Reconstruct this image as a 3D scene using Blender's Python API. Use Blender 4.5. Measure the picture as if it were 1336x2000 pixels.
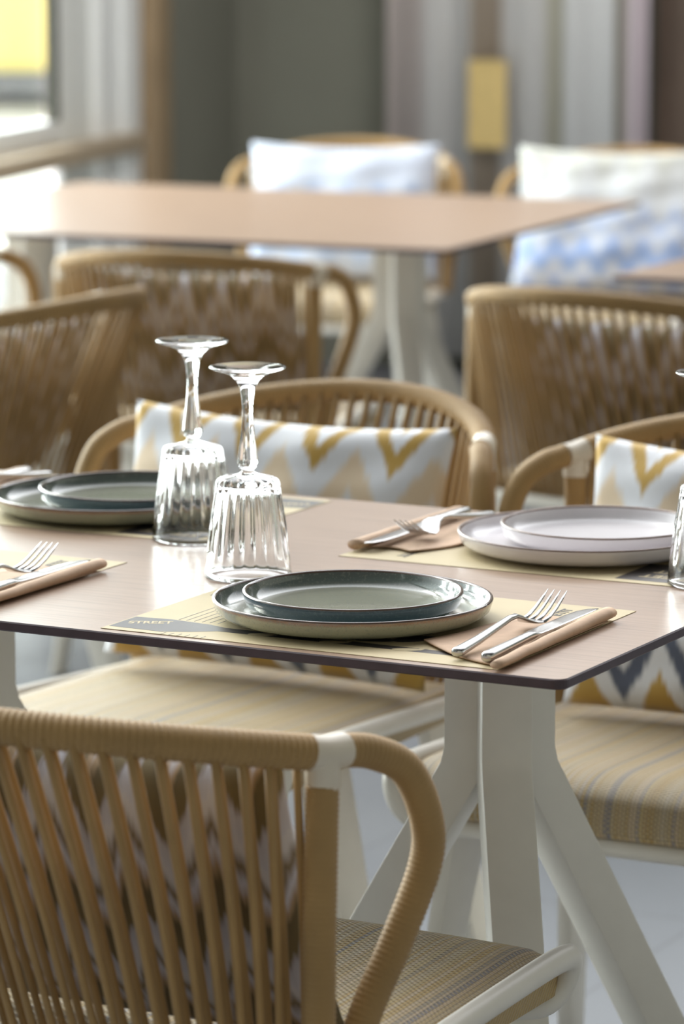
import bpy, bmesh, math, random
from mathutils import Vector, Matrix
random.seed(7)
for o in list(bpy.data.objects): bpy.data.objects.remove(o)
sc = bpy.context.scene
COL = sc.collection
R = math.radians

# ------------------------------------------------------------------ camera
cam_d = bpy.data.cameras.new('camera'); cam = bpy.data.objects.new('camera', cam_d); COL.objects.link(cam)
cam.location = (1.362, -3.012, 1.44)
cam.rotation_euler = (R(90 - 9.4623), 0, R(27.7))
cam_d.sensor_fit = 'VERTICAL'; cam_d.sensor_height = 36.0; cam_d.sensor_width = 24.05
cam_d.lens = 135.0; cam_d.clip_start = 0.1; cam_d.clip_end = 200
cam_d.dof.use_dof = True; cam_d.dof.focus_distance = 3.58; cam_d.dof.aperture_fstop = 5.6
sc.camera = cam

# ------------------------------------------------------------------ light
world = bpy.data.worlds.new('daylight_sky'); sc.world = world; world.use_nodes = True
wn = world.node_tree; bg = wn.nodes['Background']
# bright open side beyond the windows (left), dim building interior on the other sides
tc = wn.nodes.new('ShaderNodeTexCoord'); dp = wn.nodes.new('ShaderNodeVectorMath'); dp.operation = 'DOT_PRODUCT'
dp.inputs[1].default_value = Vector((-0.70, 0.64, 0.30)).normalized()
mr = wn.nodes.new('ShaderNodeMapRange'); mr.interpolation_type = 'SMOOTHSTEP'
for k_, v_ in enumerate((0.12, 0.97, 0.07, 4.4)): mr.inputs[k_ + 1].default_value = v_
wn.links.new(tc.outputs['Generated'], dp.inputs[0]); wn.links.new(dp.outputs['Value'], mr.inputs[0]); wn.links.new(mr.outputs[0], bg.inputs[1])
bg.inputs[0].default_value = (0.95, 0.975, 1.0, 1)

def area(name, loc, target, sx, sy, power, col=(1, 1, 1)):
    d = bpy.data.lights.new(name, 'AREA'); d.shape = 'RECTANGLE'; d.size = sx; d.size_y = sy; d.energy = power; d.color = col
    o = bpy.data.objects.new(name, d); COL.objects.link(o); o.location = loc
    o.rotation_euler = (Vector(target) - Vector(loc)).to_track_quat('-Z', 'Y').to_euler()
    return o
area('window_daylight', (-5.4, 2.9, 1.5), (0.0, 1.6, 0.7), 5.6, 2.9, 620, (0.98, 0.98, 1.0))
area('van_fill_light', (-7.5, 9.5, 7.0), (-13.5, 21.0, 0.3), 4.0, 4.0, 2800, (1.0, 0.98, 0.95))  # added fill lamp, brightens the unlit side of the van
sd = bpy.data.lights.new('hazy_sun', 'SUN'); sd.energy = 1.9; sd.angle = R(14); sd.color = (1.0, 0.95, 0.87)
so = bpy.data.objects.new('hazy_sun', sd); COL.objects.link(so); so.rotation_euler = Vector((0.80, -0.50, -0.66)).to_track_quat('-Z', 'Y').to_euler()
area('back_wall_fill_light', (-1.6, 4.4, 3.3), (-3.2, 6.9, 1.0), 2.2, 1.2, 64, (1.0, 0.97, 0.95))  # added fill lamp for the dim back wall and window frames, no real fixture
sc.view_settings.view_transform = 'Standard'; sc.view_settings.look = 'None'
sc.view_settings.exposure = 0.12; sc.view_settings.gamma = 1.0; sc.view_settings.use_curve_mapping = False

# ------------------------------------------------------------------ node helpers
def new_mat(name):
    m = bpy.data.materials.new(name); m.use_nodes = True
    return m, m.node_tree, m.node_tree.nodes['Principled BSDF']
def lk(nt, a, b): nt.links.new(a, b)
def val(nt, s, i):
    pass
def math_n(nt, op, a, b=None, c=None):
    n = nt.nodes.new('ShaderNodeMath'); n.operation = op
    for i, v in enumerate((a, b, c)):
        if v is None: continue
        if isinstance(v, (int, float)): n.inputs[i].default_value = v
        else: nt.links.new(v, n.inputs[i])
    return n.outputs[0]
def obj_xyz(nt):
    t = nt.nodes.new('ShaderNodeTexCoord'); s = nt.nodes.new('ShaderNodeSeparateXYZ')
    nt.links.new(t.outputs['Object'], s.inputs[0])
    return t.outputs['Object'], s.outputs['X'], s.outputs['Y'], s.outputs['Z']
def vec(nt, x, y, z):
    c = nt.nodes.new('ShaderNodeCombineXYZ')
    for i, v in enumerate((x, y, z)):
        if isinstance(v, (int, float)): c.inputs[i].default_value = v
        else: nt.links.new(v, c.inputs[i])
    return c.outputs[0]
def noise(nt, v, scale, detail=3, rough=0.5):
    n = nt.nodes.new('ShaderNodeTexNoise'); n.inputs['Scale'].default_value = scale
    n.inputs['Detail'].default_value = detail; n.inputs['Roughness'].default_value = rough
    if v is not None: nt.links.new(v, n.inputs['Vector'])
    return n.outputs['Fac']
def ramp(nt, f, stops, interp='LINEAR'):
    r = nt.nodes.new('ShaderNodeValToRGB'); r.color_ramp.interpolation = interp
    e = r.color_ramp.elements
    while len(e) < len(stops): e.new(0.5)
    for k, (p, c) in enumerate(stops):
        e[k].position = p; e[k].color = (*c, 1) if len(c) == 3 else c
    nt.links.new(f, r.inputs[0]); return r.outputs[0]
def mix(nt, f, a, b, mode='MIX'):
    m = nt.nodes.new('ShaderNodeMix'); m.data_type = 'RGBA'; m.blend_type = mode
    for k, v in ((0, f), (6, a), (7, b)):
        if isinstance(v, (int, float)): m.inputs[k].default_value = v
        elif isinstance(v, tuple): m.inputs[k].default_value = (*v, 1)
        else: nt.links.new(v, m.inputs[k])
    return m.outputs[2]
def bump(nt, h, bsdf, strength=0.3, dist=0.001):
    b = nt.nodes.new('ShaderNodeBump'); b.inputs['Strength'].default_value = strength; b.inputs['Distance'].default_value = dist
    nt.links.new(h, b.inputs['Height']); nt.links.new(b.outputs[0], bsdf.inputs['Normal'])
def plain(name, col, rough=0.5, metal=0.0, var=0.06, scale=30, coat=0.0):
    m, nt, b = new_mat(name)
    v, x, y, z = obj_xyz(nt)
    f = noise(nt, v, scale)
    c2 = tuple(max(0, k * (1 - var)) for k in col); c1 = tuple(min(1, k * (1 + var)) for k in col)
    lk(nt, ramp(nt, f, [(0.3, c2), (0.7, c1)]), b.inputs['Base Color'])
    b.inputs['Roughness'].default_value = rough; b.inputs['Metallic'].default_value = metal
    b.inputs['Coat Weight'].default_value = coat
    return m

M = {}
M['white'] = plain('powder_coated_white_metal', (0.80, 0.755, 0.68), 0.38, var=0.02)
M['joint'] = plain('cast_cream_joint', (0.68, 0.60, 0.49), 0.3, var=0.02)
M['steel'] = plain('brushed_stainless_steel', (0.52, 0.51, 0.50), 0.22, 1.0, 0.03)
M['greenwall'] = plain('painted_grey_green_wall', (0.22, 0.22, 0.18), 0.8, var=0.05, scale=2)
M['tanwall'] = plain('tan_timber_post', (0.36, 0.26, 0.155), 0.6, var=0.1, scale=6)
M['sill'] = plain('beige_sill', (0.50, 0.40, 0.28), 0.45, var=0.05)
M['frame'] = plain('white_window_frame', (0.93, 0.95, 0.95), 0.4, var=0.02)
M['frame2'] = plain('pale_grey_window_profile', (0.80, 0.82, 0.80), 0.4, var=0.02)
M['dark'] = plain('dark_rubber_seal', (0.06, 0.06, 0.045), 0.6)
M['brown'] = plain('dark_brown_wood', (0.10, 0.065, 0.045), 0.6, var=0.15, scale=5)
M['yellow'] = plain('yellow_vehicle_paint', (0.95, 0.80, 0.30), 0.3)
M['tyre'] = plain('tyre_rubber', (0.03, 0.03, 0.03), 0.8)
M['carglass'] = plain('vehicle_glass', (0.45, 0.5, 0.55), 0.1)
M['ground'] = plain('sunlit_pavement', (0.75, 0.73, 0.70), 0.9, scale=1)
M['core'] = plain('dark_plum_laminate_core', (0.060, 0.036, 0.045), 0.42, var=0.15, scale=60)
M['paper'] = plain('cream_placemat_paper', (0.53, 0.43, 0.255), 0.6, var=0.05, scale=12)
M['ink'] = plain('dark_brown_ink', (0.055, 0.045, 0.042), 0.5, var=0.15)
M['napkin'] = plain('blush_paper_napkin', (0.56, 0.38, 0.26), 0.75, var=0.06, scale=90)

def mat_rope(name, col):
    m, nt, b = new_mat(name)
    v, x, y, z = obj_xyz(nt)
    f = noise(nt, v, 14, 3); g = noise(nt, v, 900, 2)
    c = ramp(nt, f, [(0.3, tuple(k * 0.86 for k in col)), (0.7, tuple(k * 1.1 for k in col))])
    c = mix(nt, math_n(nt, 'MULTIPLY', g, 0.35), c, tuple(k * 0.6 for k in col))
    lk(nt, c, b.inputs['Base Color']); b.inputs['Roughness'].default_value = 0.62
    b.inputs['Sheen Weight'].default_value = 0.1
    bump(nt, g, b, 0.4, 0.0008)
    return m
M['rope'] = mat_rope('honey_tan_rope', (0.40, 0.24, 0.085))

def mat_oak():
    m, nt, b = new_mat('pale_oak_laminate')
    v, x, y, z = obj_xyz(nt)
    gv = vec(nt, math_n(nt, 'MULTIPLY', x, 2.2), math_n(nt, 'MULTIPLY', y, 60), 0.0)
    f = noise(nt, gv, 3.0, 6, 0.62)
    gv2 = vec(nt, math_n(nt, 'MULTIPLY', x, 10), math_n(nt, 'MULTIPLY', y, 420), 0.0)
    g = noise(nt, gv2, 3.0, 3)
    h = math_n(nt, 'ADD', math_n(nt, 'MULTIPLY', f, 0.65), math_n(nt, 'MULTIPLY', g, 0.35))
    lk(nt, ramp(nt, h, [(0.32, (0.225, 0.150, 0.108)), (0.48, (0.355, 0.240, 0.172)), (0.68, (0.41, 0.29, 0.215))]), b.inputs['Base Color'])
    b.inputs['Roughness'].default_value = 0.30; b.inputs['Specular IOR Level'].default_value = 0.62
    bump(nt, g, b, 0.12, 0.0004)
    return m
M['oak'] = mat_oak()

def mat_weave():
    m, nt, b = new_mat('striped_woven_seat_fabric')
    v, x, y, z = obj_xyz(nt)
    t = math_n(nt, 'SUBTRACT', y, z)
    row = math_n(nt, 'SNAP', x, 0.0042)
    f = noise(nt, vec(nt, math_n(nt, 'MULTIPLY', row, 60), 3.3, 0.0), 1.0, 5, 0.85)
    c = ramp(nt, f, [(0.30, (0.10, 0.11, 0.13)), (0.38, (0.44, 0.31, 0.14)), (0.44, (0.54, 0.45, 0.33)), (0.49, (0.48, 0.31, 0.10)),
                     (0.54, (0.58, 0.45, 0.32)), (0.58, (0.23, 0.22, 0.25)), (0.62, (0.55, 0.40, 0.17)), (0.72, (0.62, 0.52, 0.40))])
    a = math_n(nt, 'SINE', math_n(nt, 'MULTIPLY', x, 2 * math.pi / 0.0084))
    bb = math_n(nt, 'SINE', math_n(nt, 'MULTIPLY', t, 2 * math.pi / 0.0064))
    w = math_n(nt, 'MULTIPLY', a, bb)
    fac = math_n(nt, 'MULTIPLY', math_n(nt, 'GREATER_THAN', w, 0.12), 0.55)
    c = mix(nt, fac, c, (0.60, 0.47, 0.26))
    pit = math_n(nt, 'MULTIPLY', math_n(nt, 'LESS_THAN', math_n(nt, 'ABSOLUTE', w), 0.2), 0.75)
    c = mix(nt, pit, c, (0.17, 0.13, 0.09))
    lk(nt, c, b.inputs['Base Color']); b.inputs['Roughness'].default_value = 0.5; b.inputs['Sheen Weight'].default_value = 0.06
    bump(nt, w, b, 0.6, 0.0012)
    return m
M['weave'] = mat_weave()

def mat_ikat(name, cols, P=0.098, A=0.085, V=0.17, S0=1.7):
    m, nt, b = new_mat(name)
    v, x, y, z = obj_xyz(nt)
    tri = math_n(nt, 'DIVIDE', math_n(nt, 'PINGPONG', math_n(nt, 'ADD', x, 10 * P + 0.012), P / 2), P / 2)
    streak = noise(nt, vec(nt, math_n(nt, 'MULTIPLY', x, 260), math_n(nt, 'MULTIPLY', z, 14), 0.0), 1.0, 2)
    wob = noise(nt, v, 9, 2)
    s = math_n(nt, 'ADD', z, math_n(nt, 'MULTIPLY', tri, A))
    s = math_n(nt, 'ADD', s, math_n(nt, 'MULTIPLY', math_n(nt, 'SUBTRACT', streak, 0.5), 0.03))
    s = math_n(nt, 'ADD', s, math_n(nt, 'MULTIPLY', math_n(nt, 'SUBTRACT', wob, 0.5), 0.03))
    f = math_n(nt, 'FRACT', math_n(nt, 'DIVIDE', math_n(nt, 'ADD', s, S0), V))
    lk(nt, ramp(nt, f, cols), b.inputs['Base Color'])
    b.inputs['Roughness'].default_value = 0.85; b.inputs['Sheen Weight'].default_value = 0.15
    g = noise(nt, v, 700, 2); bump(nt, g, b, 0.3, 0.0006)
    return m
W_ = (0.76, 0.76, 0.80); MU = (0.50, 0.31, 0.07); PE = (0.76, 0.60, 0.43); NV = (0.10, 0.115, 0.17); BL = (0.22, 0.33, 0.62)
M['ikat'] = mat_ikat('mustard_peach_navy_ikat', [(0.0, MU), (0.11, MU), (0.135, W_), (0.205, W_), (0.235, NV), (0.30, NV), (0.33, W_), (0.54, W_), (0.59, PE), (0.67, PE), (0.71, W_), (0.80, W_), (0.825, MU), (0.885, MU), (0.905, W_), (0.955, W_), (0.97, MU)], V=0.405, S0=0.16)
W2 = (0.60, 0.61, 0.65)
M['ikat_blue'] = mat_ikat('blue_white_ikat', [(0.0, BL), (0.10, (0.45, 0.5, 0.7)), (0.16, W2), (0.24, BL), (0.32, (0.4, 0.48, 0.7)), (0.38, W2), (0.46, (0.42, 0.5, 0.72)), (0.54, W2), (0.72, (0.58, 0.58, 0.58)), (0.80, (0.48, 0.48, 0.46)), (0.88, (0.56, 0.55, 0.48)), (1.0, W2)], P=0.07, A=0.05, V=0.40, S0=0.17)
M['ikat_pale'] = mat_ikat('pale_blue_white_ikat', [(0.0, (0.56, 0.60, 0.72)), (0.3, (0.58, 0.62, 0.72)), (0.45, (0.44, 0.53, 0.72)), (0.6, (0.60, 0.63, 0.72)), (0.8, (0.36, 0.46, 0.68)), (0.95, (0.58, 0.62, 0.72))], P=0.08, A=0.05, V=0.30, S0=1.7)
M['ikat_shaded'] = mat_ikat('shaded_olive_lilac_ikat', [(0.0, (0.46, 0.45, 0.50)), (0.16, (0.38, 0.36, 0.40)), (0.24, (0.13, 0.09, 0.03)), (0.48, (0.10, 0.07, 0.025)), (0.56, (0.30, 0.20, 0.11)), (0.68, (0.48, 0.47, 0.54)), (0.80, (0.16, 0.11, 0.05)), (0.92, (0.5, 0.48, 0.5))], P=0.075, A=0.07, V=0.13)  # shade behind the rope backs is mixed into these darker ikat colours

def mat_glaze(name, zstops, speck, wallcol):
    # colours follow the glaze itself: bands by distance from plate centre / height
    m, nt, b = new_mat(name)
    v, x, y, z = obj_xyz(nt)
    n1 = noise(nt, v, 700, 3, 0.7); n2 = noise(nt, v, 30, 4)
    zz = math_n(nt, 'ADD', z, math_n(nt, 'MULTIPLY', math_n(nt, 'SUBTRACT', n1, 0.5), 0.006))
    zz = math_n(nt, 'ADD', zz, math_n(nt, 'MULTIPLY', math_n(nt, 'SUBTRACT', n2, 0.5), 0.004))
    f = math_n(nt, 'MULTIPLY', zz, 40)   # 0..1 over 25 mm
    c = ramp(nt, f, zstops)
    sf = math_n(nt, 'MULTIPLY', math_n(nt, 'GREATER_THAN', noise(nt, v, 420, 2), 0.60), 0.35)
    c = mix(nt, sf, c, speck)
    lk(nt, c, b.inputs['Base Color'])
    b.inputs['Roughness'].default_value = 0.12; b.inputs['Specular IOR Level'].default_value = 0.6
    b.inputs['Coat Weight'].default_value = 0.4; b.inputs['Coat Roughness'].default_value = 0.05
    bump(nt, n2, b, 0.05, 0.001)
    return m
SAGE = (0.31, 0.31, 0.24); TEAL = (0.085, 0.13, 0.145); RIM = (0.10, 0.06, 0.045)
M['glaze_floor'] = mat_glaze('sage_glaze', [(0.0, SAGE), (1.0, SAGE)], (0.22, 0.26, 0.24), SAGE)
M['glaze_in'] = mat_glaze('teal_speckled_glaze', [(0.2, (0.25, 0.26, 0.20)), (0.55, (0.14, 0.17, 0.155)), (0.95, (0.12, 0.13, 0.12))], (0.30, 0.30, 0.26), SAGE)
M['glaze_teal'] = mat_glaze('blue_teal_wall_glaze', [(0.1, (0.14, 0.20, 0.21)), (0.5, (0.075, 0.13, 0.165)), (1.0, (0.05, 0.07, 0.09))], (0.13, 0.19, 0.21), SAGE)
M['glaze_sage'] = mat_glaze('olive_sage_wall_glaze', [(0.05, (0.12, 0.15, 0.135)), (0.3, (0.32, 0.33, 0.24)), (0.68, (0.36, 0.35, 0.26)), (0.78, (0.32, 0.20, 0.13)), (1.0, (0.25, 0.17, 0.12))], (0.22, 0.25, 0.21), SAGE)
M['glaze_rim'] = plain('brown_glaze_rim', RIM, 0.15, var=0.2, scale=80, coat=0.4)
M['white_glaze'] = plain('white_lilac_glaze', (0.74, 0.70, 0.72), 0.22, var=0.02, coat=0.3)
M['white_rim'] = plain('thin_brown_rim_glaze', (0.20, 0.13, 0.105), 0.3, var=0.2, scale=80)

def mat_glass():
    m, nt, b = new_mat('clear_pressed_glass')
    b.inputs['Base Color'].default_value = (1, 1, 1, 1); b.inputs['Roughness'].default_value = 0.0
    b.inputs['IOR'].default_value = 1.5; b.inputs['Transmission Weight'].default_value = 1.0
    return m
M['glass'] = mat_glass()
def mat_pane():
    m = bpy.data.materials.new('window_pane_glass'); m.use_nodes = True; nt = m.node_tree
    for n in list(nt.nodes): nt.nodes.remove(n)
    o = nt.nodes.new('ShaderNodeOutputMaterial'); a = nt.nodes.new('ShaderNodeBsdfTransparent'); g = nt.nodes.new('ShaderNodeBsdfGlossy')
    g.inputs['Roughness'].default_value = 0.02; a.inputs[0].default_value = (0.93, 0.97, 0.95, 1)
    mx = nt.nodes.new('ShaderNodeMixShader'); mx.inputs[0].default_value = 0.07
    nt.links.new(a.outputs[0], mx.inputs[1]); nt.links.new(g.outputs[0], mx.inputs[2]); nt.links.new(mx.outputs[0], o.inputs[0])
    return m
M['pane'] = mat_pane()
def mat_tiles():
    m, nt, b = new_mat('blue_grey_floor_tiles')
    v, x, y, z = obj_xyz(nt)
    br = nt.nodes.new('ShaderNodeTexBrick'); br.offset = 0.0; nt.links.new(v, br.inputs[0])
    br.inputs['Color1'].default_value = (0.185, 0.193, 0.215, 1); br.inputs['Color2'].default_value = (0.20, 0.207, 0.228, 1)
    br.inputs['Mortar'].default_value = (0.15, 0.155, 0.17, 1); br.inputs['Scale'].default_value = 1.0
    br.inputs['Mortar Size'].default_value = 0.004; br.inputs['Brick Width'].default_value = 0.6; br.inputs['Row Height'].default_value = 0.6
    n = noise(nt, v, 3, 4)
    lk(nt, mix(nt, math_n(nt, 'MULTIPLY', n, 0.25), br.outputs[0], (0.15, 0.158, 0.18)), b.inputs['Base Color'])
    b.inputs['Roughness'].default_value = 0.45
    return m
M['tiles'] = mat_tiles()

# ------------------------------------------------------------------ object helpers
def link(name, me, parent=None):
    o = bpy.data.objects.new(name, me); COL.objects.link(o)
    if parent is not None: o.parent = parent
    return o
def mk(name, verts, faces, mats, parent=None, smooth=True, mi=None):
    me = bpy.data.meshes.new(name); me.from_pydata([tuple(v) for v in verts], [], faces)
    for m_ in (mats if isinstance(mats, (list, tuple)) else [mats]): me.materials.append(m_)
    if mi:
        for p, k in zip(me.polygons, mi): p.material_index = k
    me.validate(); me.update()
    bm = bmesh.new(); bm.from_mesh(me); bmesh.ops.recalc_face_normals(bm, faces=bm.faces); bm.to_mesh(me); bm.free()
    if smooth:
        for p in me.polygons: p.use_smooth = True
    return link(name, me, parent)
def empty(name, loc=(0, 0, 0), rz=0.0):
    o = bpy.data.objects.new(name, None); COL.objects.link(o); o.location = loc; o.rotation_euler = (0, 0, rz); o.empty_display_size = 0.05
    return o
def tag(o, label, cat, group=None, kind=None):
    o['label'] = label; o['category'] = cat
    if group: o['group'] = group
    if kind: o['kind'] = kind
    return o
def struct(o): o['kind'] = 'structure'; return o

class B:
    """collects shapes into one mesh"""
    def __init__(s): s.v = []; s.f = []
    def add(s, vs, fs):
        n = len(s.v); s.v += [Vector(q) for q in vs]; s.f += [tuple(i + n for i in f) for f in fs]; return s
    def box(s, a, b, mtx=None):
        x0, y0, z0 = a; x1, y1, z1 = b
        vs = [Vector(q) for q in ((x0,y0,z0),(x1,y0,z0),(x1,y1,z0),(x0,y1,z0),(x0,y0,z1),(x1,y0,z1),(x1,y1,z1),(x0,y1,z1))]
        if mtx: vs = [mtx @ q for q in vs]
        return s.add(vs, [(0,3,2,1),(4,5,6,7),(0,1,5,4),(1,2,6,5),(2,3,7,6),(3,0,4,7)])
    def build(s, name, mat, parent=None, bevel=0.0, seg=2, smooth=False):
        o = mk(name, s.v, s.f, mat, parent, smooth=smooth or bevel > 0)
        if bevel > 0:
            bm = bmesh.new(); bm.from_mesh(o.data)
            bmesh.ops.bevel(bm, geom=[e for e in bm.edges if e.calc_face_angle(0) > 0.5], offset=bevel, segments=seg, profile=0.5, affect='EDGES')
            bm.to_mesh(o.data); bm.free()
            for p in o.data.polygons: p.use_smooth = True
            o.data.set_sharp_from_angle(angle=R(40))
        return o

def catmull(pts, n):
    P = [Vector(p) for p in pts]; P = [2 * P[0] - P[1]] + P + [2 * P[-1] - P[-2]]; out = []
    for i in range(1, len(P) - 2):
        a, b, c, d = P[i-1], P[i], P[i+1], P[i+2]
        for k in range(n):
            t = k / n
            out.append(0.5 * ((2*b) + (c-a)*t + (2*a-5*b+4*c-d)*t*t + (3*b-a-3*c+d)*t*t*t))
    out.append(P[-2]); return out
def resample(pts, step):
    L = [0]
    for a, b in zip(pts, pts[1:]): L.append(L[-1] + (b - a).length)
    n = max(2, int(round(L[-1] / step))); out = []; j = 0
    for k in range(n + 1):
        s = L[-1] * k / n
        while j < len(L) - 2 and L[j+1] < s: j += 1
        t = (s - L[j]) / max(1e-9, L[j+1] - L[j]); out.append(pts[j].lerp(pts[j+1], t))
    return out, L[-1]
def sweep(bd, pts, rad, seg=12, caps=True, flat=None, up=None):
    """tube along pts, rad(i,n)->radius, flat=(a,b) scales of section axes"""
    n = len(pts); T = []
    for i in range(n):
        T.append((pts[min(i+1, n-1)] - pts[max(i-1, 0)]).normalized())
    u = Vector(up) if up else (Vector((0, 0, 1)) if abs(T[0].z) < 0.9 else Vector((1, 0, 0)))
    vs = []; a_, b_ = flat if flat else (1, 1)
    for i in range(n):
        u = (u - T[i] * u.dot(T[i])).normalized(); w = T[i].cross(u)
        r = rad(i, n) if callable(rad) else rad
        for k in range(seg):
            an = 2 * math.pi * k / seg
            vs.append(pts[i] + u * (math.cos(an) * r * a_) + w * (math.sin(an) * r * b_))
    fs = [(i*seg + k, i*seg + (k+1) % seg, (i+1)*seg + (k+1) % seg, (i+1)*seg + k) for i in range(n-1) for k in range(seg)]
    if caps: fs += [tuple(range(seg))[::-1], tuple(range((n-1)*seg, n*seg))]
    return bd.add(vs, fs)
def wrapped(bd, pts, r, pitch, seg=14, sub=4, amp=0.0009):
    q, L = resample(pts, pitch / sub)
    return sweep(bd, q, lambda i, n: r - amp + amp * 1.6 * abs(math.sin(math.pi * i / sub)) ** 0.6, seg)
def lathe(bd, prof, seg=64, rf=None):
    """prof [(r,z)...]; rf(k, j, r, z)->r modulation"""
    vs = []; idx = []
    for j, (r, z) in enumerate(prof):
        if r < 1e-6: idx.append([len(vs)] * seg); vs.append((0, 0, z)); continue
        row = []
        for k in range(seg):
            rr = rf(k, j, r, z) if rf else r
            a = 2 * math.pi * k / seg; row.append(len(vs)); vs.append((rr * math.cos(a), rr * math.sin(a), z))
        idx.append(row)
    fs = []
    for j in range(len(prof) - 1):
        for k in range(seg):
            q = [idx[j][k], idx[j][(k+1) % seg], idx[j+1][(k+1) % seg], idx[j+1][k]]
            q2 = []
            for t in q:
                if t not in q2: q2.append(t)
            if len(q2) >= 3: fs.append(tuple(q2))
    return bd.add(vs, fs)

def copy_tree(o, parent=None):
    c = o.copy(); COL.objects.link(c)
    if parent is not None: c.parent = parent
    for ch in [x for x in bpy.data.objects if x.parent == o]: copy_tree(ch, c)
    return c

# ------------------------------------------------------------------ setting
fl = B().box((-16, -9, -0.08), (9, 9, 0)).build('floor', M['tiles']); struct(fl)
WD = Vector((-0.2165, 0.9763, 0)); WN = Vector((0.9763, 0.2165, 0))        # window wall direction and inward normal
C0 = Vector((-4.036, 6.09, 0))                                              # far end of the window
def wall_m(origin): return Matrix.Translation(origin) @ Matrix(((WN.x, WD.x, 0, 0), (WN.y, WD.y, 0, 0), (0, 0, 1, 0), (0, 0, 0, 1)))
WM = wall_m(C0)       # local: x = into the room, y = away from the camera, z up
TOP = 3.2
# frames of the window wall
fb = B()
fb.box((-0.10, -0.145, 0.0), (0.00, 0.0, TOP), WM).box((-0.12, -0.30, 0), (-0.02, -0.155, TOP), WM)
t1 = fb.build('trim_1', M['frame'], bevel=0.006); struct(t1)
t2 = B().box((-0.07, -0.545, 0.0), (-0.045, -0.145, TOP), WM).build('trim_2', M['frame2'], bevel=0.005); struct(t2)
t3 = B().box((-0.068, -0.595, 0.80), (-0.047, -0.547, TOP), WM).build('trim_3', M['dark']); struct(t3)
k = 0
for s0, s1 in ((-0.60, -2.2), (-2.2, -3.9), (-3.9, -5.6), (-5.6, -7.3), (-7.3, -9.0)):
    k += 1
    wnd = B().box((-0.085, s1 + 0.03, 0.80), (-0.077, s0 - 0.002, TOP - 0.05), WM).build('window_%d' % k, M['pane']); struct(wnd)
    lo = B().box((-0.085, s1 + 0.03, 0.08), (-0.077, s0 - 0.002, 0.70), WM).build('lower_pane', M['pane'], wnd)
    fr = B().box((-0.12, s1 - 0.03, 0), (-0.03, s1 + 0.03, TOP), WM).box((-0.12, s1, TOP - 0.06), (-0.03, s0, TOP), WM).box((-0.12, s1, 0.0), (-0.03, s0, 0.08), WM)
    fr.build('window_frame', M['frame'], wnd, bevel=0.004)
sl = B().box((-0.16, -9.0, 0.69), (0.03, -0.05, 0.74), WM).build('trim_4', M['sill'], bevel=0.006); struct(sl)
sl2 = B().box((-0.10, -9.0, 0.741), (-0.05, -0.30, 0.80), WM).build('trim_5', M['frame'], bevel=0.004); struct(sl2)
po = B().box((-0.2, 0.02, 0), (0.035, 0.16, 3.4), WM).build('trim_6', M['tanwall'], bevel=0.004); struct(po)
bw = B().box((0.0, 0.9, 0), (7.6, 1.0, 3.4), WM).build('wall_back', M['greenwall']); struct(bw)
bw2 = B().box((-0.1, 0.16, 0), (0.0, 1.0, 3.4), WM).build('wall_left', M['greenwall']); struct(bw2)
bt = B().box((-0.2, -9.2, TOP), (0.0, 0.26, 3.4), WM).build('wall_above_windows', M['greenwall']); struct(bt)
rw = B().box((7.5, -12.5, 0), (7.6, 1.0, 3.4), WM).build('wall_right', M['greenwall']); struct(rw)
rr = B().box((-1.0, -12.6, 0), (7.6, -12.5, 3.4), WM).build('wall_front', M['greenwall']); struct(rr)
gr = B().box((-40, -16, -0.30), (-4.9, 45, -0.22)).build('ground_outside', M['ground']); struct(gr)

# ------------------------------------------------------------------ curtains
def mat_curtain(name, stops):
    m, nt, b = new_mat(name)
    v, x, y, z = obj_xyz(nt)
    lk(nt, ramp(nt, x, stops), b.inputs['Base Color']); b.inputs['Roughness'].default_value = 0.9
    n = noise(nt, v, 300, 2); bump(nt, n, b, 0.2, 0.001)
    return m
GC = (0.66, 0.65, 0.64); PK = (0.50, 0.44, 0.42); LI = (0.66, 0.57, 0.61)
def curtain(name, x0, x1, yy, stops, label, folds, amp):
    n = int(folds * 14); vs = []; fs = []
    w = x1 - x0
    for i in range(n + 1):
        t = i / n
        for d in (0, 0.004):
            for z in (0.05, 2.9):
                vs.append((t * w * 1.0, amp * math.sin(t * folds * 2 * math.pi) + amp * 0.4 * math.sin(t * folds * 3.1 * math.pi + 1) + d, z))
    for i in range(n):
        a = i * 4; b = a + 4
        fs += [(a, b, b+1, a+1), (a+2, a+3, b+3, b+2), (a, a+2, b+2, b), (a+1, b+1, b+3, a+3)]
    st = [(p / max(w, 1.0) if False else p, c) for p, c in stops]
    o = mk(name, vs, fs, mat_curtain(name + '_cloth', st))
    o.matrix_world = WM @ Matrix.Translation((x0, yy, 0))
    return tag(o, label, 'curtain', )
curtain('curtain', 0.50, 1.17, 0.74, [(0.0, PK), (0.09, PK), (0.13, GC), (0.24, GC), (0.26, (0.34, 0.28, 0.22)), (0.33, (0.34, 0.28, 0.22)), (0.35, GC), (0.46, GC), (0.48, (0.47, 0.45, 0.36)), (0.51, (0.47, 0.45, 0.36)), (0.53, (0.72, 0.72, 0.72)), (1.0, (0.72, 0.72, 0.72))], 'long pale grey curtain with pinkish left edge hanging against the dark green wall', 4.5, 0.012)
curtain('curtain', 1.175, 1.27, 0.72, [(0.0, (0.28, 0.25, 0.20)), (0.025, (0.28, 0.25, 0.20)), (0.04, LI), (1.0, LI)], 'narrow lilac curtain strip at the right end of the grey curtain', 1.5, 0.012)
ybn = B().box((0.755, 0.690, 0.66), (0.865, 0.700, 0.91), WM).build('wall_pennant', plain('yellow_cloth', (0.80, 0.60, 0.25), 0.8)); tag(ybn, 'upright yellow rectangular cloth hanging in front of the grey curtain', 'banner')
dk = B().box((1.28, 0.80, 0), (1.38, 0.90, 3.0), WM).build('trim_7', M['brown']); struct(dk)

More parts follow.
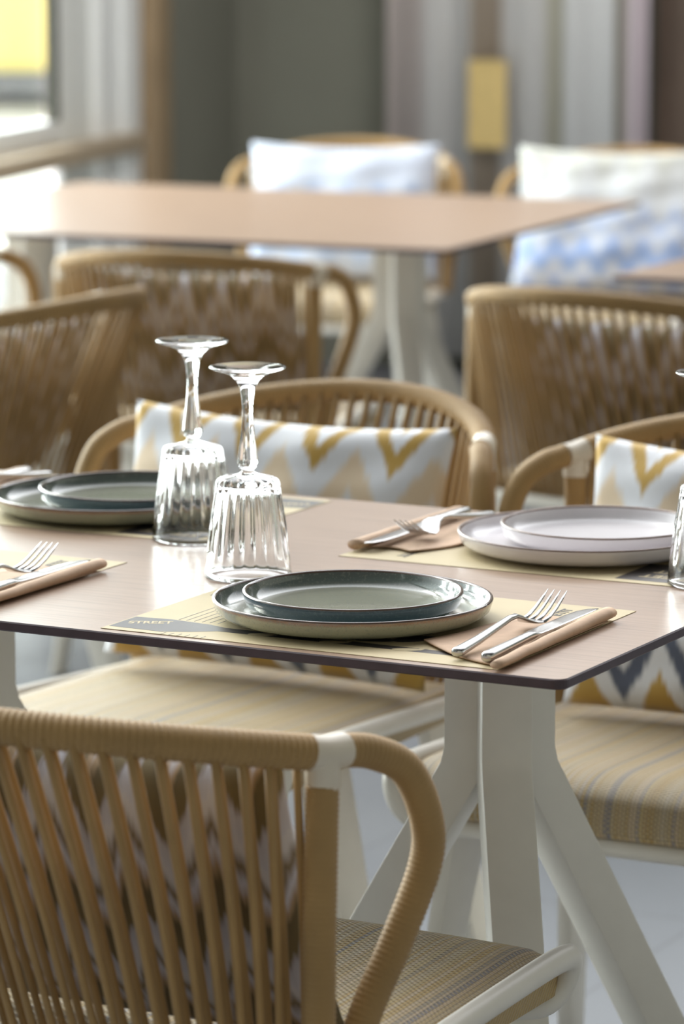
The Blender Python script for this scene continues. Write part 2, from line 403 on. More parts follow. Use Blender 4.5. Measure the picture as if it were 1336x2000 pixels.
# ------------------------------------------------------------------ yellow vehicle outside
def van():
    e = empty('parked_van', (-13.4, 21.2, -0.22), R(20))
    pr = [(-1.9, 0.22), (1.8, 0.22), (2.0, 0.9), (1.75, 1.2), (1.2, 1.95), (-1.8, 2.0), (-2.0, 1.2)]
    vs = [(x, -0.85, z) for x, z in pr] + [(x, 0.85, z) for x, z in pr]; n = len(pr)
    b = B().add(vs, [tuple(range(n)), tuple(range(2*n-1, n-1, -1))] + [(i, i+n, (i+1) % n + n, (i+1) % n) for i in range(n)])
    b.build('body', M['yellow'], e, bevel=0.12, seg=4)
    for x0, x1 in ((-1.7, -0.35), (-0.2, 1.05)):
        for y0 in (-0.875, 0.84): B().box((x0, y0, 1.28), (x1, y0 + 0.035, 1.78)).build('window', M['carglass'], e, bevel=0.01)
    w = B(); lathe(w, [(0, -0.012), (0.17, -0.012), (0.19, 0.0), (0.17, 0.012), (0, 0.012)], 28)
    for x in (-1.0, 0.25, 1.3):
        o = w.build('round_badge', M['frame'], e, smooth=True); o.location = (x, -0.86, 0.62); o.rotation_euler = (R(90), 0, 0)
    B().box((-2.05, -0.88, 0.10), (2.08, 0.88, 0.26)).build('bumper', plain('grey_plastic', (0.22, 0.22, 0.24), 0.6), e, bevel=0.05)
    for x in (-1.25, 1.25):
        for y in (-0.78, 0.78):
            w = B(); lathe(w, [(0, -0.1), (0.30, -0.1), (0.33, -0.06), (0.33, 0.06), (0.30, 0.1), (0, 0.1)], 28)
            o = w.build('wheel', M['tyre'], e, smooth=True); o.location = (x, y, 0.335); o.rotation_euler = (R(90), 0, 0)
    return tag(e, 'yellow van parked on the bright ground outside the window', 'van')
van()

# ------------------------------------------------------------------ tables
def make_table(w, d, peds):
    """local origin: front right corner on the floor; top spans x -w..0, y 0..d"""
    e = empty('dining_table')
    zt, zb, c = 0.74, 0.7305, 0.0012
    rc = 0.012; out = []
    for cx_, cy_, a0 in ((-rc, rc, -90), (-rc, d - rc, 0), (-w + rc, d - rc, 90), (-w + rc, rc, 180)):
        for i in range(7):
            a = R(a0 + 15 * i); out.append((cx_, cy_, math.cos(a), math.sin(a)))
    n = len(out); vs = []
    for (z, r) in ((zt, rc - c), (zt - c, rc), (zb + c, rc), (zb, rc - c)):
        for cx_, cy_, ca, sa in out: vs.append((cx_ + r * ca, cy_ + r * sa, z))
    fs = [tuple(range(n))]; mi = [0]
    for k in range(3):
        for i in range(n):
            fs.append((k*n + i, k*n + (i+1) % n, (k+1)*n + (i+1) % n, (k+1)*n + i)); mi.append(1)
    fs.append(tuple(range(3*n, 4*n))[::-1]); mi.append(1)
    o = mk('table_top', vs, fs, [M['oak'], M['core']], e, smooth=False, mi=mi)
    for (px, py) in peds:
        for q in range(3):
            an = R(-57 + 120 * q)
            dr = Vector((math.cos(an), math.sin(an), 0)); sd = Vector((-dr.y, dr.x, 0))
            hw = 0.0255; r0, r1 = 0.0125, 0.051; zf = 0.563; tl = 0.545; zt2 = 0.7295
            # profile in (radial, z): column segment then splayed leg to the floor
            t = math.tan(R(30)); L = zf
            prof_o = [(r1, zt2), (r1, zf + 0.012), (r1 + 0.004, zf - 0.004), (r1 + L * t, 0.0)]
            prof_i = [(r0, zt2), (r0, zf - 0.015), (r0 + 0.001, zf - 0.02), (r1 + L * t - 0.050, 0.0)]
            vs = []
            for s_ in (-1, 1):
                for pr in (prof_o, prof_i):
                    for r_, z_ in pr: vs.append(Vector((px, py, 0)) + dr * r_ + sd * (s_ * hw) + Vector((0, 0, z_)))
            fs = []
            for j in range(3):
                fs += [(j, j+1, 5+j, 4+j), (8+j, 12+j, 13+j, 9+j), (j, 8+j, 9+j, j+1), (4+j, 5+j, 13+j, 12+j)]
            fs += [(0, 4, 12, 8), (3, 11, 15, 7)]
            B().add(vs, fs).build('leg', M['white'], e, bevel=0.0025)
        B().box((px - 0.13, py - 0.13, 0.724), (px + 0.13, py + 0.13, 0.7300)).build('mounting_plate', M['white'], e, bevel=0.002)
    return e
T1 = make_table(1.13, 0.785, [(-0.245, 0.39), (-0.885, 0.39)])
tag(T1, 'pale oak dining table set with plates and glasses, dark plum edge, white splayed legs', 'table')
T2 = make_table(1.35, 1.17, [(-0.26, 0.42), (-1.09, 0.42)])
T2.location = (-1.81, 3.45, 0); T2.rotation_euler = (0, 0, R(5))
tag(T2, 'empty pale oak table near the window, between the rear chairs', 'table')
T3 = make_table(1.1, 0.8, [(-0.25, 0.40), (-0.85, 0.40)])
T3.location = (-0.25, 3.166, 0)
tag(T3, 'oak table at the right edge, only its left corner showing before the blue cushion', 'table')

# ------------------------------------------------------------------ armchair
def make_chair():
    e = empty('rope_armchair')
    m = R(62); cm = math.cos(m); JX, JY, JZ = 0.235, -0.24, 0.745
    def rail(t):
        th = t * m; k = (math.cos(th) - cm) / (1 - cm)
        return Vector((JX * math.sin(th) / math.sin(m), JY - 0.17 * k, JZ + 0.035 * k))
    pts = [rail(-0.955 + 1.91 * i / 60) for i in range(61)]
    b = B(); wrapped(b, pts, 0.0148, 0.0058); b.build('top_rail', M['rope'], e, smooth=True)
    for s in (-1, 1):
        b = B(); j = [rail(s * 0.95), rail(s * 1.0), Vector((s * (JX + 0.006), JY + 0.022, JZ - 0.001))]
        sweep(b, catmull(j, 4), 0.0150, 14); sweep(b, [Vector((s * JX, JY, JZ)), Vector((s * JX, JY + 0.001, JZ - 0.028))], 0.0146, 14)
        b.build('corner_joint', M['joint'], e, smooth=True).data.set_sharp_from_angle(angle=R(45))
        b = B(); wrapped(b, [Vector((s * JX, JY - 0.001, JZ - 0.026)), Vector((s * JX, JY - 0.006, 0.60)), Vector((s * JX, JY - 0.008, 0.435))], 0.0136, 0.0046, sub=3, amp=0.0006)
        b.build('back_post', M['rope'], e, smooth=True)
        ap = [(JX + 0.005, JY + 0.02, JZ - 0.001), (0.255, -0.192, 0.738), (0.270, -0.160, 0.718), (0.2785, -0.141, 0.675), (0.277, -0.140, 0.635), (0.263, -0.163, 0.575), (0.247, -0.195, 0.51), (0.237, -0.213, 0.44)]
        b = B(); wrapped(b, catmull([(s * x, y, z) for x, y, z in ap], 8), 0.0142, 0.0048, sub=3, amp=0.0006)
        b.build('armrest', M['rope'], e, smooth=True)
    # ropes: an outer and an inner layer fanning from rail to the seat back bar
    b = B(); N = 25
    for lay in (0, 1):
        for i in range(N):
            t = (-0.90 + 1.80 * (i + 0.5 * lay) / (N - 0.5))
            top = rail(t); k = (math.cos(t * m) - cm) / (1 - cm)
            bot = Vector((0.93 * top.x, -0.228 - 0.03 * k, 0.425))
            off = Vector((0, -0.0125 if lay == 0 else 0.0125, 0))
            bx = 0.006 if lay else -0.0
            pa = top + off + Vector((0, 0, -0.002)); pb = bot + off * 0.8 + Vector((bx, 0, 0))
            midp = pa.lerp(pb, 0.5) + Vector((0, 0.004, 0))
            sweep(b, catmull([pa, midp, pb], 4), 0.0036, 7)
    b.build('rope_back', M['rope'], e, smooth=True)
    # seat frame
    b = B()
    for s in (-1, 1):
        p = [(s * 0.222, -0.26, 0.430), (s * 0.228, -0.05, 0.443), (s * 0.232, 0.12, 0.452), (s * 0.234, 0.22, 0.455), (s * 0.232, 0.255, 0.447), (s * 0.222, 0.262, 0.420), (s * 0.205, 0.250, 0.400), (s * 0.16, 0.245, 0.396), (0, 0.245, 0.396)]
        sweep(b, catmull(p, 6), 0.0125, 12, flat=(1.0, 0.85))
    sweep(b, catmull([(-0.222, -0.26, 0.43), (-0.1, -0.275, 0.425), (0, -0.28, 0.425), (0.1, -0.275, 0.425), (0.222, -0.26, 0.43)], 6), 0.0115, 12)
    b.build('seat_frame', M['white'], e, smooth=True)
    # woven seat pad, rolled over the front bar
    prof = [(-0.225, 0.440), (-0.20, 0.4535), (-0.10, 0.457), (0.0, 0.459), (0.10, 0.462), (0.18, 0.465), (0.215, 0.463), (0.238, 0.456), (0.252, 0.443), (0.258, 0.424), (0.256, 0.411), (0.248, 0.406), (0.22, 0.406), (0.10, 0.406), (0.0, 0.406), (-0.21, 0.408)]
    prof = [Vector((0, y, z)) for y, z in prof]; prof = catmull(prof, 3)
    nx = 24; vs = []; fs = []
    for i in range(nx + 1):
        a = -1 + 2 * i / nx; x = 0.2195 * a; ed = max(0.0, abs(a) - 0.90) / 0.10
        for q in prof:
            cz = 0.437; z = cz + (q.z - cz) * (1 - 0.22 * ed * ed) + (0.004 * (1 - a * a) if q.z > cz else 0)
            vs.append((x, q.y - 0.004 * ed, z))
    n = len(prof)
    for i in range(nx):
        for j in range(n):
            fs.append((i*n + j, i*n + (j+1) % n, (i+1)*n + (j+1) % n, (i+1)*n + j))
    fs += [tuple(range(n)), tuple(range(nx*n, (nx+1)*n))[::-1]]
    mk('seat_pad', vs, fs, M['weave'], e).data.set_sharp_from_angle(angle=R(50))
    # legs: broad thin blades
    for s in (-1, 1):
        for (yt, wt, yf, wf, xf) in ((0.115, 0.10, 0.100, 0.045, 0.280), (-0.175, 0.075, -0.265, 0.042, 0.245)):
            xt = 0.200; th = 0.010; vs = []
            for sx in (-1, 1):
                for (x, y, w, z) in ((xt, yt, wt, 0.420 if yt < 0 else 0.410), (xf, yf, wf, 0.0)):
                    vs += [(s * x + sx * th, y - w / 2, z), (s * x + sx * th, y + w / 2, z)]
            fs = [(0, 1, 3, 2), (4, 6, 7, 5), (0, 2, 6, 4), (1, 5, 7, 3), (0, 4, 5, 1), (2, 3, 7, 6)]
            B().add(vs, fs).build('leg', M['white'], e, bevel=0.004)
    return e
CH = 'rope armchairs around the tables'
chair0 = make_chair()
FB, FT = 0.0, R(180)
chairs = [  # x, y, rz, label
    (-0.280, -0.125, 0.0, 'large foreground rope armchair with its back to the viewer, bottom left'),
    (-0.880, 0.945, R(180), 'rope armchair behind the set table holding the mustard zigzag cushion, behind the two glasses'),
    (-0.292, 0.955, R(180), 'rope armchair at the right edge behind the white plates, striped seat showing under the table'),
    (-2.097, 3.126, R(12), 'rope armchair in the middle distance, back to viewer, curved arm before the white pedestal'),
    (-1.115, 2.880, R(-4), 'rope armchair on the right with its back to viewer, in front of the blue cushion'),
    (-2.140, 2.135, R(88), 'dark rope armchair at the left edge turned towards the window, nearest behind the table'),
    (-2.879, 5.025, R(198), 'rope armchair at the far side of the empty table, before the green wall'),
    (-2.200, 5.050, R(190), 'rope armchair far right in front of the curtains with a blue cushion'),
    (-2.740, 3.140, R(4), 'rope armchair at the left edge under the empty table by the window'),
]
CHS = []
for i, (x, y, rz, lb) in enumerate(chairs):
    o = chair0 if i == 0 else copy_tree(chair0)
    o.location = (x, y, 0); o.rotation_euler = (0, 0, rz); tag(o, lb, 'chair', CH); CHS.append(o)

# ------------------------------------------------------------------ cushions
def cushion_mesh(w, h, t, seed):
    rnd = random.Random(seed); nx, nz = 44, 32; vs = []; fs = []
    ph = [rnd.uniform(0, 6) for _ in range(4)]
    for side in (1, -1):
        for i in range(nx + 1):
            for j in range(nz + 1):
                a = -1 + 2 * i / nx; c = -1 + 2 * j / nz
                th = max(0.0, (1 - abs(a) ** 2.6)) ** 0.5 * max(0.0, (1 - abs(c) ** 2.6)) ** 0.5
                x = a * w / 2 * (1 - 0.05 * (1 - abs(c) ** 2) * abs(a) ** 3); z = c * h / 2 * (1 - (0.085 if c > 0 else 0.03) * (1 - a * a) * abs(c) ** 3)
                wr = 0.004 * math.sin(9 * a + ph[0] + 3 * c) * th + 0.003 * math.sin(15 * c + ph[1] + 4 * a) * th
                vs.append((x, side * (t / 2 * th + wr * (side > 0)), z))
    n = (nx + 1) * (nz + 1)
    for s_ in (0, 1):
        for i in range(nx):
            for j in range(nz):
                q = [s_*n + i*(nz+1) + j, s_*n + (i+1)*(nz+1) + j, s_*n + (i+1)*(nz+1) + j+1, s_*n + i*(nz+1) + j+1]
                fs.append(tuple(q if s_ else q[::-1]))
    return vs, fs
def cushion(chair, mat, label, w=0.44, h=0.32, lean=14, dz=0.0, dx=0.0, roll=0.0, seed=1, yoff=-0.135):
    vs, fs = cushion_mesh(w, h, 0.105, seed)
    o = mk('throw_cushion', vs, fs, mat)
    bm = bmesh.new(); bm.from_mesh(o.data); bmesh.ops.remove_doubles(bm, verts=bm.verts, dist=1e-5); bmesh.ops.recalc_face_normals(bm, faces=bm.faces); bm.to_mesh(o.data); bm.free()
    mt = Matrix.Translation(chair.location) @ Matrix.Rotation(chair.rotation_euler.z, 4, 'Z') @ Matrix.Translation((dx, yoff, 0.472 + h / 2 + dz)) @ Matrix.Rotation(R(lean), 4, 'X') @ Matrix.Rotation(R(roll), 4, 'Y')
    o.matrix_world = mt
    return tag(o, label, 'cushion', 'patterned cushions on the rope armchairs')
cushion(CHS[0], M['ikat_shaded'], 'patterned cushion seen through the ropes of the foreground chair', w=0.40, h=0.29, lean=24, yoff=-0.185, dz=-0.012, seed=2)
cushion(CHS[1], M['ikat'], 'white cushion with mustard and peach zigzags behind the two upside-down glasses', w=0.45, h=0.32, dz=-0.004, dx=-0.012, roll=-0.9, yoff=-0.12, seed=3)
cushion(CHS[2], M['ikat'], 'mustard, peach and navy zigzag cushion at the right edge behind the white plates', w=0.44, h=0.32, seed=4, roll=-1, dx=-0.045, dz=-0.008, yoff=-0.12)
cushion(CHS[3], M['ikat_shaded'], 'pale cushion behind the ropes of the middle-distance armchair', w=0.40, h=0.29, lean=22, yoff=-0.17, dz=-0.012, seed=5)
cushion(CHS[4], M['ikat_shaded'], 'cushion seen through the ropes of the armchair on the right', w=0.40, h=0.28, lean=24, yoff=-0.18, dz=-0.012, seed=6)
cushion(CHS[5], M['ikat_shaded'], 'added patterned cushion in shade-darkened colours inside the dark armchair at the left edge', w=0.40, h=0.28, lean=24, yoff=-0.18, dz=-0.012, seed=7)  # put in so the shaded chair reads as solid dark
cushion(CHS[6], M['ikat_pale'], 'white and pale blue cushion on the far chair beyond the empty table', w=0.46, h=0.33, seed=8)
cushion(CHS[7], M['ikat_blue'], 'blue and white cushion on the far right chair before the curtains', w=0.48, h=0.34, seed=9)

# ------------------------------------------------------------------ placemats
def text_mesh(name, body, size, mat, parent, loc, rz, sx=1.0):
    cu = bpy.data.curves.new(name, 'FONT'); cu.body = body; cu.size = size; cu.extrude = 0.00008; cu.align_x = 'LEFT'; cu.offset = 0.0004
    t = bpy.data.objects.new(name, cu); COL.objects.link(t); bpy.context.view_layer.update()
    me = bpy.data.meshes.new_from_object(t.evaluated_get(bpy.context.evaluated_depsgraph_get()))
    bpy.data.objects.remove(t); me.materials.clear(); me.materials.append(mat)
    o = link(name, me, parent); o.location = loc; o.rotation_euler = (0, 0, rz); o.scale = (sx, 1, 1)
    return o
def poly_prism(pts, z0, z1):
    n = len(pts); b = B()
    return b.add([(x, y, z0) for x, y in pts] + [(x, y, z1) for x, y in pts], [tuple(range(n))[::-1], tuple(range(n, 2*n))] + [(i, (i+1) % n, (i+1) % n + n, i + n) for i in range(n)])
def ell(cx_, cy_, a, b_, rot=0, n=24):
    return [(cx_ + a * math.cos(t) * math.cos(rot) - b_ * math.sin(t) * math.sin(rot), cy_ + a * math.cos(t) * math.sin(rot) + b_ * math.sin(t) * math.cos(rot)) for t in [2 * math.pi * k / n for k in range(n)]]
def make_mat():
    e = empty('paper_placemat')
    B().box((0, 0, 0.0002), (0.412, 0.31, 0.0007)).build('sheet', M['paper'], e)
    z0, z1 = 0.00072, 0.00085
    b = poly_prism([(0.002, 0.012), (0.060, 0.010), (0.085, 0.022), (0.105, 0.036), (0.35, 0.036), (0.35, 0.050), (0.105, 0.053), (0.085, 0.060), (0.040, 0.066), (0.002, 0.062)], z0, z1)
    q = poly_prism([(0.010, 0.190), (0.106, 0.205), (0.106, 0.296), (0.010, 0.296)], z0, z1); b.add(q.v, q.f)
    for cx_, cy_, a, c_, r_ in ((0.285, 0.088, 0.022, 0.012, 0.9), (0.255, 0.068, 0.020, 0.008, 0.3), (0.215, 0.072, 0.018, 0.007, -0.5)):
        q = poly_prism(ell(cx_, cy_, a, c_, r_), z0, z1); b.add(q.v, q.f)
    for i in range(6):
        x = 0.045 + i * 0.0085
        b.box((x, 0.068, z0), (x + 0.0009, 0.15, z1)); b.box((x + 0.02, 0.0, z0), (x + 0.0207, 0.010, z1))
    b.build('printed_shapes', M['ink'], e)
    z2 = 0.00088
    for x in (0.150, 0.225, 0.300):
        q = poly_prism(ell(x, 0.041, 0.013, 0.006, 0.35), z2, z2 + 0.0001)
        q.add([(x + 0.008, 0.043, z2 + 0.0001), (x + 0.014, 0.043, z2 + 0.0001), (x + 0.016, 0.056, z2 + 0.0001), (x + 0.012, 0.056, z2 + 0.0001)], [(0, 1, 2, 3)])
        q.build('cream_motif', M['paper'], e)
    text_mesh('lettering', 'BON APPETIT', 0.0150, M['ink'], e, (0.357, 0.176, 0.0009), R(90), 1.22)
    text_mesh('lettering', 'STREET', 0.021, M['paper'], e, (0.020, 0.262, z2), 0, 1.0)
    text_mesh('lettering', 'STREET', 0.021, M['paper'], e, (0.022, 0.236, z2), 0, 0.9)
    text_mesh('lettering', 'STREET', 0.016, M['paper'], e, (0.012, 0.030, z2), R(25), 0.8)
    return e
mats = [(-0.482, 0.013, 0, 'cream printed placemat under the stacked blue-green plates nearest the viewer'),
        (-1.050, 0.013, 0, 'cream placemat under the fork and knife at the left edge'),
        (-0.052, 0.768, 180, 'cream printed placemat under the white plates'),
        (-0.635, 0.768, 180, 'cream placemat under the blue-green plates at the rear left, behind the far glass')]
pm0 = make_mat()
for i, (x, y, a, lb) in enumerate(mats):
    o = pm0 if i == 0 else copy_tree(pm0)
    o.location = (x, y, 0.74); o.rotation_euler = (0, 0, R(a)); tag(o, lb, 'placemat', 'paper placemats on the set table')

# ------------------------------------------------------------------ plates
def make_plate(name, r, h, foot, mats4, rimmi=2):
    """profile from outside bottom over the rim to the inside centre; outer wall, rim, inner wall, floor materials"""
    t = 0.0042
    prof = [(0, 0.0015), (foot - 0.006, 0.0015), (foot - 0.004, 0.0), (foot, 0.0), (foot + 0.003, 0.0015),
            (r - 0.016, 0.0035), (r - 0.008, 0.0065), (r - 0.003, 0.011), (r - 0.0008, h - 0.005), (r, h - 0.0018),
            (r - 0.0004, h - 0.0006), (r - 0.0016, h), (r - 0.0032, h - 0.0004), (r - t, h - 0.002),
            (r - t - 0.001, h - 0.006), (r - t - 0.004, 0.0115), (r - t - 0.010, 0.0082), (r - t - 0.020, 0.0062), (r * 0.6, 0.0055), (r * 0.3, 0.0052), (0, 0.005)]
    seg = 96; b = B(); lathe(b, prof, seg)
    zone = []
    for j in range(len(prof) - 1):
        zone += [0 if j < 9 else (1 if j < 13 else (2 if j < 16 else 3))] * seg
    zone = zone[:len(b.f)] + [3] * max(0, len(b.f) - len(zone))
    return mk(name, b.v, b.f, mats4, mi=zone)
GL = [M['glaze_sage'], M['glaze_rim'], M['glaze_in'], M['glaze_floor']]
GS = [M['glaze_teal'], M['glaze_rim'], M['glaze_in'], M['glaze_floor']]
GW = [M['white_glaze'], M['white_rim'], M['white_glaze'], M['white_glaze']]
zt = 0.741
def put(o, x, y, z, label, cat, group, rz=0):
    if cat == 'glass': o.scale = (1, 1, 1.04)
    o.location = (x, y, z); o.rotation_euler = (0, 0, rz); return tag(o, label, cat, group)
big = make_plate('dinner_plate', 0.1335, 0.0225, 0.098, GL)
sml = make_plate('side_plate', 0.105, 0.0235, 0.076, GS)
GP = 'stacked plates on the set table'
put(big, -0.292, 0.160, zt, 'large sage green stoneware dinner plate nearest the viewer, bottom of its stack', 'plate', GP)
put(sml, -0.2905, 0.158, zt + 0.0060, 'small teal stoneware plate on top of the stack nearest the viewer', 'plate', GP, 1.0)
b2 = big.copy(); COL.objects.link(b2); put(b2, -0.815, 0.590, zt, 'large sage green dinner plate at the rear left, beside the far glass', 'plate', GP, 2.0)
s2 = sml.copy(); COL.objects.link(s2); put(s2, -0.795, 0.600, zt + 0.0060, 'small teal plate on top of the rear left stack', 'plate', GP, 3.0)
bw_ = make_plate('dinner_plate', 0.1335, 0.0225, 0.098, GW); put(bw_, -0.250, 0.605, zt, 'large white dinner plate at the right, bottom of the white stack', 'plate', GP)
sw_ = make_plate('side_plate', 0.105, 0.0235, 0.076, GW); put(sw_, -0.238, 0.618, zt + 0.0060, 'small white plate with thin brown rim on top of the white stack', 'plate', GP)

# ------------------------------------------------------------------ goblets standing upside down
def make_goblet():
    e = empty('stemmed_glass')
    NF = 22; SEG = NF * 8
    # bowl: outer then inner wall (inverted: open rim at z=0)
    outer = [(0.0435, 0.0), (0.0440, 0.0008), (0.0436, 0.006), (0.0418, 0.022), (0.0400, 0.036), (0.0378, 0.052), (0.0352, 0.068), (0.0332, 0.080), (0.0320, 0.088), (0.0315, 0.0925), (0.0302, 0.0952), (0.0270, 0.0968), (0.0170, 0.0985), (0.0085, 0.1008), (0.0062, 0.1030)]
    stem = [(0.0060, 0.1045), (0.0085, 0.1060), (0.0095, 0.1075), (0.0080, 0.1092), (0.0112, 0.1105), (0.0110, 0.1125), (0.0098, 0.122), (0.0078, 0.136), (0.0062, 0.150), (0.0056, 0.163), (0.0062, 0.174), (0.0080, 0.183), (0.0115, 0.1905), (0.0175, 0.1958), (0.0255, 0.1990), (0.0345, 0.2012), (0.0380, 0.2026), (0.0386, 0.2038), (0.0378, 0.2048), (0.0330, 0.2048), (0.015, 0.2036), (0.0, 0.2032)]
    inner = [(0.0, 0.0905), (0.012, 0.0903), (0.022, 0.0897), (0.0278, 0.0875), (0.0299, 0.081), (0.0322, 0.068), (0.0350, 0.052), (0.0374, 0.036), (0.0394, 0.022), (0.0417, 0.006), (0.0424, 0.0008)]
    def rf(k, j, r, z):
        ph = (k % 8) / 8.0; c = abs(math.sin(math.pi * ph))
        if j >= len(inner) and 0.018 <= z <= 0.0962:
            w = min(1.0, (z - 0.018) / 0.012) * min(1.0, max(0.0, (0.0962 - z) / 0.003))
            return r + w * (-0.0013 + 0.0021 * c ** 0.6)
        if 0.110 < z < 0.172:
            a = (k % (SEG // 8)) / (SEG / 8.0); w = min(1, (0.172 - z) / 0.03) * 0.10
            return r * (1 - w * math.sin(math.pi * a))
        return r
    full = inner + outer
    # densify outer fluted part
    prof = []
    for (r0, z0), (r1, z1) in zip(full, full[1:]):
        n = 3 if abs(z1 - z0) > 0.01 else 1
        for q in range(n): prof.append((r0 + (r1 - r0) * q / n, z0 + (z1 - z0) * q / n))
    prof.append(full[-1]); prof += stem
    ni = 0
    for q, (r, z) in enumerate(prof):
        if r == 0.0435 and z == 0.0: ni = q
    def rf2(k, j, r, z): return rf(k, (j if j < ni else j + 1000) if j >= ni else -1, r, z)
    b = B(); lathe(b, prof, SEG, rf2)
    bowl_end = max(q for q, (r, z) in enumerate(prof) if z <= 0.1031 and q >= ni)
    o = b.build('glass_body', M['glass'], None, smooth=True)
    bpy.data.objects.remove(e)
    o.name = 'stemmed_glass'; o.data.name = 'stemmed_glass'
    return o
gl0 = make_goblet()
GG = 'stemmed glasses standing upside down'
put(gl0, -0.492, 0.316, 0.7402, 'ribbed stemmed glass upside down behind the nearest plates, the nearer of the pair', 'glass', GG)
for x, y, lb, rz in ((-0.650, 0.480, 'ribbed stemmed glass upside down beside the rear left plates, the farther of the pair', 0.3), (-0.062, 0.492, 'ribbed stemmed glass upside down at the right edge beside the white plates', 0.7)):
    c = gl0.copy(); COL.objects.link(c); put(c, x, y, 0.7402, lb, 'glass', GG, rz)

# ------------------------------------------------------------------ cutlery and napkins (local: y along the cutlery, 0 = handle end)
def ribbon(bd, st, seg=16, p=2.6):
    """st: list of (y, z, halfwidth, halfthick, x)"""
    vs = []
    for (y, z, w, t, x) in st:
        for k in range(seg):
            a = 2 * math.pi * k / seg; ca, sa = math.cos(a), math.sin(a)
            vs.append((x + w * math.copysign(abs(ca) ** (2 / p), ca), y, z + t * math.copysign(abs(sa) ** (2 / p), sa)))
    n = len(st)
    fs = [(i*seg + k, i*seg + (k+1) % seg, (i+1)*seg + (k+1) % seg, (i+1)*seg + k) for i in range(n-1) for k in range(seg)]
    fs += [tuple(range(seg))[::-1], tuple(range((n-1)*seg, n*seg))]
    return bd.add(vs, fs)
def make_fork():
    b = B()
    st = [(0, 0.0045, 0.0048, 0.0030, 0), (0.0015, 0.0046, 0.0060, 0.0040, 0), (0.006, 0.005, 0.0062, 0.0042, 0), (0.04, 0.0085, 0.0052, 0.0036, 0), (0.08, 0.0140, 0.0040, 0.0030, 0), (0.105, 0.0178, 0.0033, 0.0027, 0), (0.118, 0.0180, 0.0032, 0.0024, 0),
          (0.128, 0.0150, 0.0042, 0.0020, 0), (0.136, 0.0112, 0.0072, 0.0016, 0), (0.144, 0.0082, 0.0110, 0.0013, 0), (0.152, 0.0070, 0.0124, 0.0012, 0), (0.158, 0.0074, 0.0126, 0.0011, 0)]
    ribbon(b, st)
    for i in range(4):
        x = -0.0108 + i * 0.0072
        ribbon(b, [(0.156, 0.0073, 0.0025, 0.0012, x), (0.168, 0.0098, 0.0022, 0.0012, x * 0.98), (0.182, 0.0150, 0.0019, 0.0011, x * 0.96), (0.196, 0.0222, 0.0014, 0.0010, x * 0.93), (0.206, 0.0280, 0.0004, 0.0004, x * 0.92)], 8)
    return b.build('fork', M['steel'], smooth=True)
def make_knife():
    b = B()
    ribbon(b, [(0, 0.0048, 0.0040, 0.0032, 0), (0.0015, 0.005, 0.0058, 0.0046, 0), (0.006, 0.0052, 0.0062, 0.0050, 0), (0.05, 0.006, 0.0056, 0.0046, 0), (0.09, 0.0068, 0.0048, 0.0042, 0), (0.100, 0.0070, 0.0050, 0.0040, 0), (0.106, 0.0070, 0.0066, 0.0022, -0.001),
               (0.112, 0.0068, 0.0082, 0.0012, -0.002), (0.14, 0.0066, 0.0088, 0.0009, -0.002), (0.20, 0.0062, 0.0088, 0.0008, -0.002), (0.225, 0.006, 0.0078, 0.0007, -0.0012), (0.240, 0.0058, 0.0050, 0.0006, 0.001), (0.247, 0.0056, 0.0012, 0.0005, 0.004)])
    return b.build('table_knife', M['steel'], smooth=True)
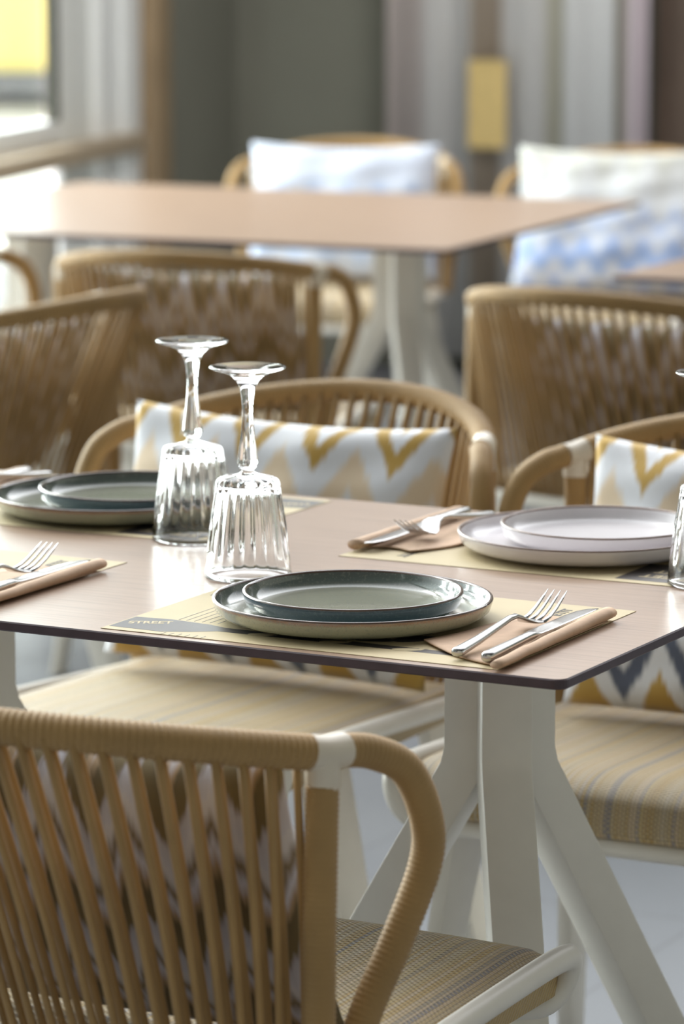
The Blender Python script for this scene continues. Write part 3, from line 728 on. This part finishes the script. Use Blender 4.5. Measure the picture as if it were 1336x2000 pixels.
def make_napkin():
    e = empty('folded_napkin')
    nx, ny = 20, 28; vs = []; fs = []
    for d in (0, 1):
        for i in range(nx + 1):
            for j in range(ny + 1):
                a, c = i / nx, j / ny
                x0 = -0.112 + 0.044 * c + 0.006 * math.sin(7 * c); x = x0 + (0.0 - x0) * a
                y = 0.085 + 0.165 * c - 0.070 * a * (1 - c) - 0.012 * math.sin(3.1 * a)
                z = 0.0014 + 0.0009 * math.sin(5 * a + 6 * c) * (1 - a) + 0.0010 * (1 - a) ** 6
                vs.append((x, y, z + d * 0.0012))
    n = (nx + 1) * (ny + 1)
    for i in range(nx):
        for j in range(ny):
            q = (i*(ny+1)+j, (i+1)*(ny+1)+j, (i+1)*(ny+1)+j+1, i*(ny+1)+j+1)
            fs.append(q[::-1]); fs.append(tuple(t + n for t in q))
    rim = [i*(ny+1) for i in range(nx+1)] + [nx*(ny+1)+j for j in range(1, ny+1)] + [i*(ny+1)+ny for i in range(nx-1, -1, -1)] + [j for j in range(ny-1, 0, -1)]
    for a, c in zip(rim, rim[1:] + rim[:1]): fs.append((a, c, c + n, a + n))
    mk('napkin_sheet', vs, fs, M['napkin'], e)
    b = B(); pts = [Vector((0.001 - 0.0075 * i / 24 + 0.0004 * math.sin(i * 0.9), 0.266 * i / 24, 0.0056 + 0.0016 * i / 24 + 0.0002 * math.sin(i * 1.3))) for i in range(25)]
    sweep(b, pts, lambda i, n: (0.0050 + 0.0018 * i / n) * (0.85 if i == 0 else 1.0), 14, flat=(0.8, 1.25), up=(0, 0, 1))
    b.build('rolled_edge', M['napkin'], e, smooth=True)
    return e
fk, kn, nk = make_fork(), make_knife(), make_napkin()
sets = [(-0.069, 0.004, 0, 'at the near right table corner'),
        (-0.632, 0.004, 0, 'at the near left picture edge'),
        (-0.466, 0.752, 180, 'just left of the white plates'),
        (-1.045, 0.770, 180, 'at the far left edge behind the blue-green plates')]
for i, (x, y, a, lb) in enumerate(sets):
    A = R(a); rot = Matrix.Rotation(A, 4, 'Z')
    def at(lx, ly, z): q = rot @ Vector((lx, ly, 0)); return (x + q.x, y + q.y, z)
    n_ = nk if i == 0 else copy_tree(nk); n_.location = at(0, 0, 0.7408); n_.rotation_euler = (0, 0, A)
    tag(n_, 'blush napkin with rolled edge ' + lb, 'napkin', 'paper napkins')
    f_ = fk if i == 0 else fk.copy()
    k_ = kn if i == 0 else kn.copy()
    if i: COL.objects.link(f_); COL.objects.link(k_)
    f_.location = at(-0.050, 0.026, 0.7438); f_.rotation_euler = (0, 0, A + R(-1.5))
    k_.location = at(-0.0165, 0.018, 0.7436); k_.rotation_euler = (R(0.3), 0, A + R(1.2)); k_.rotation_mode = 'XYZ'
    tag(f_, 'steel fork tines up on napkin ' + lb, 'fork', 'forks on the set table')
    tag(k_, 'steel knife on napkin ' + lb, 'knife', 'knives on the set table')
bpy.context.view_layer.update()
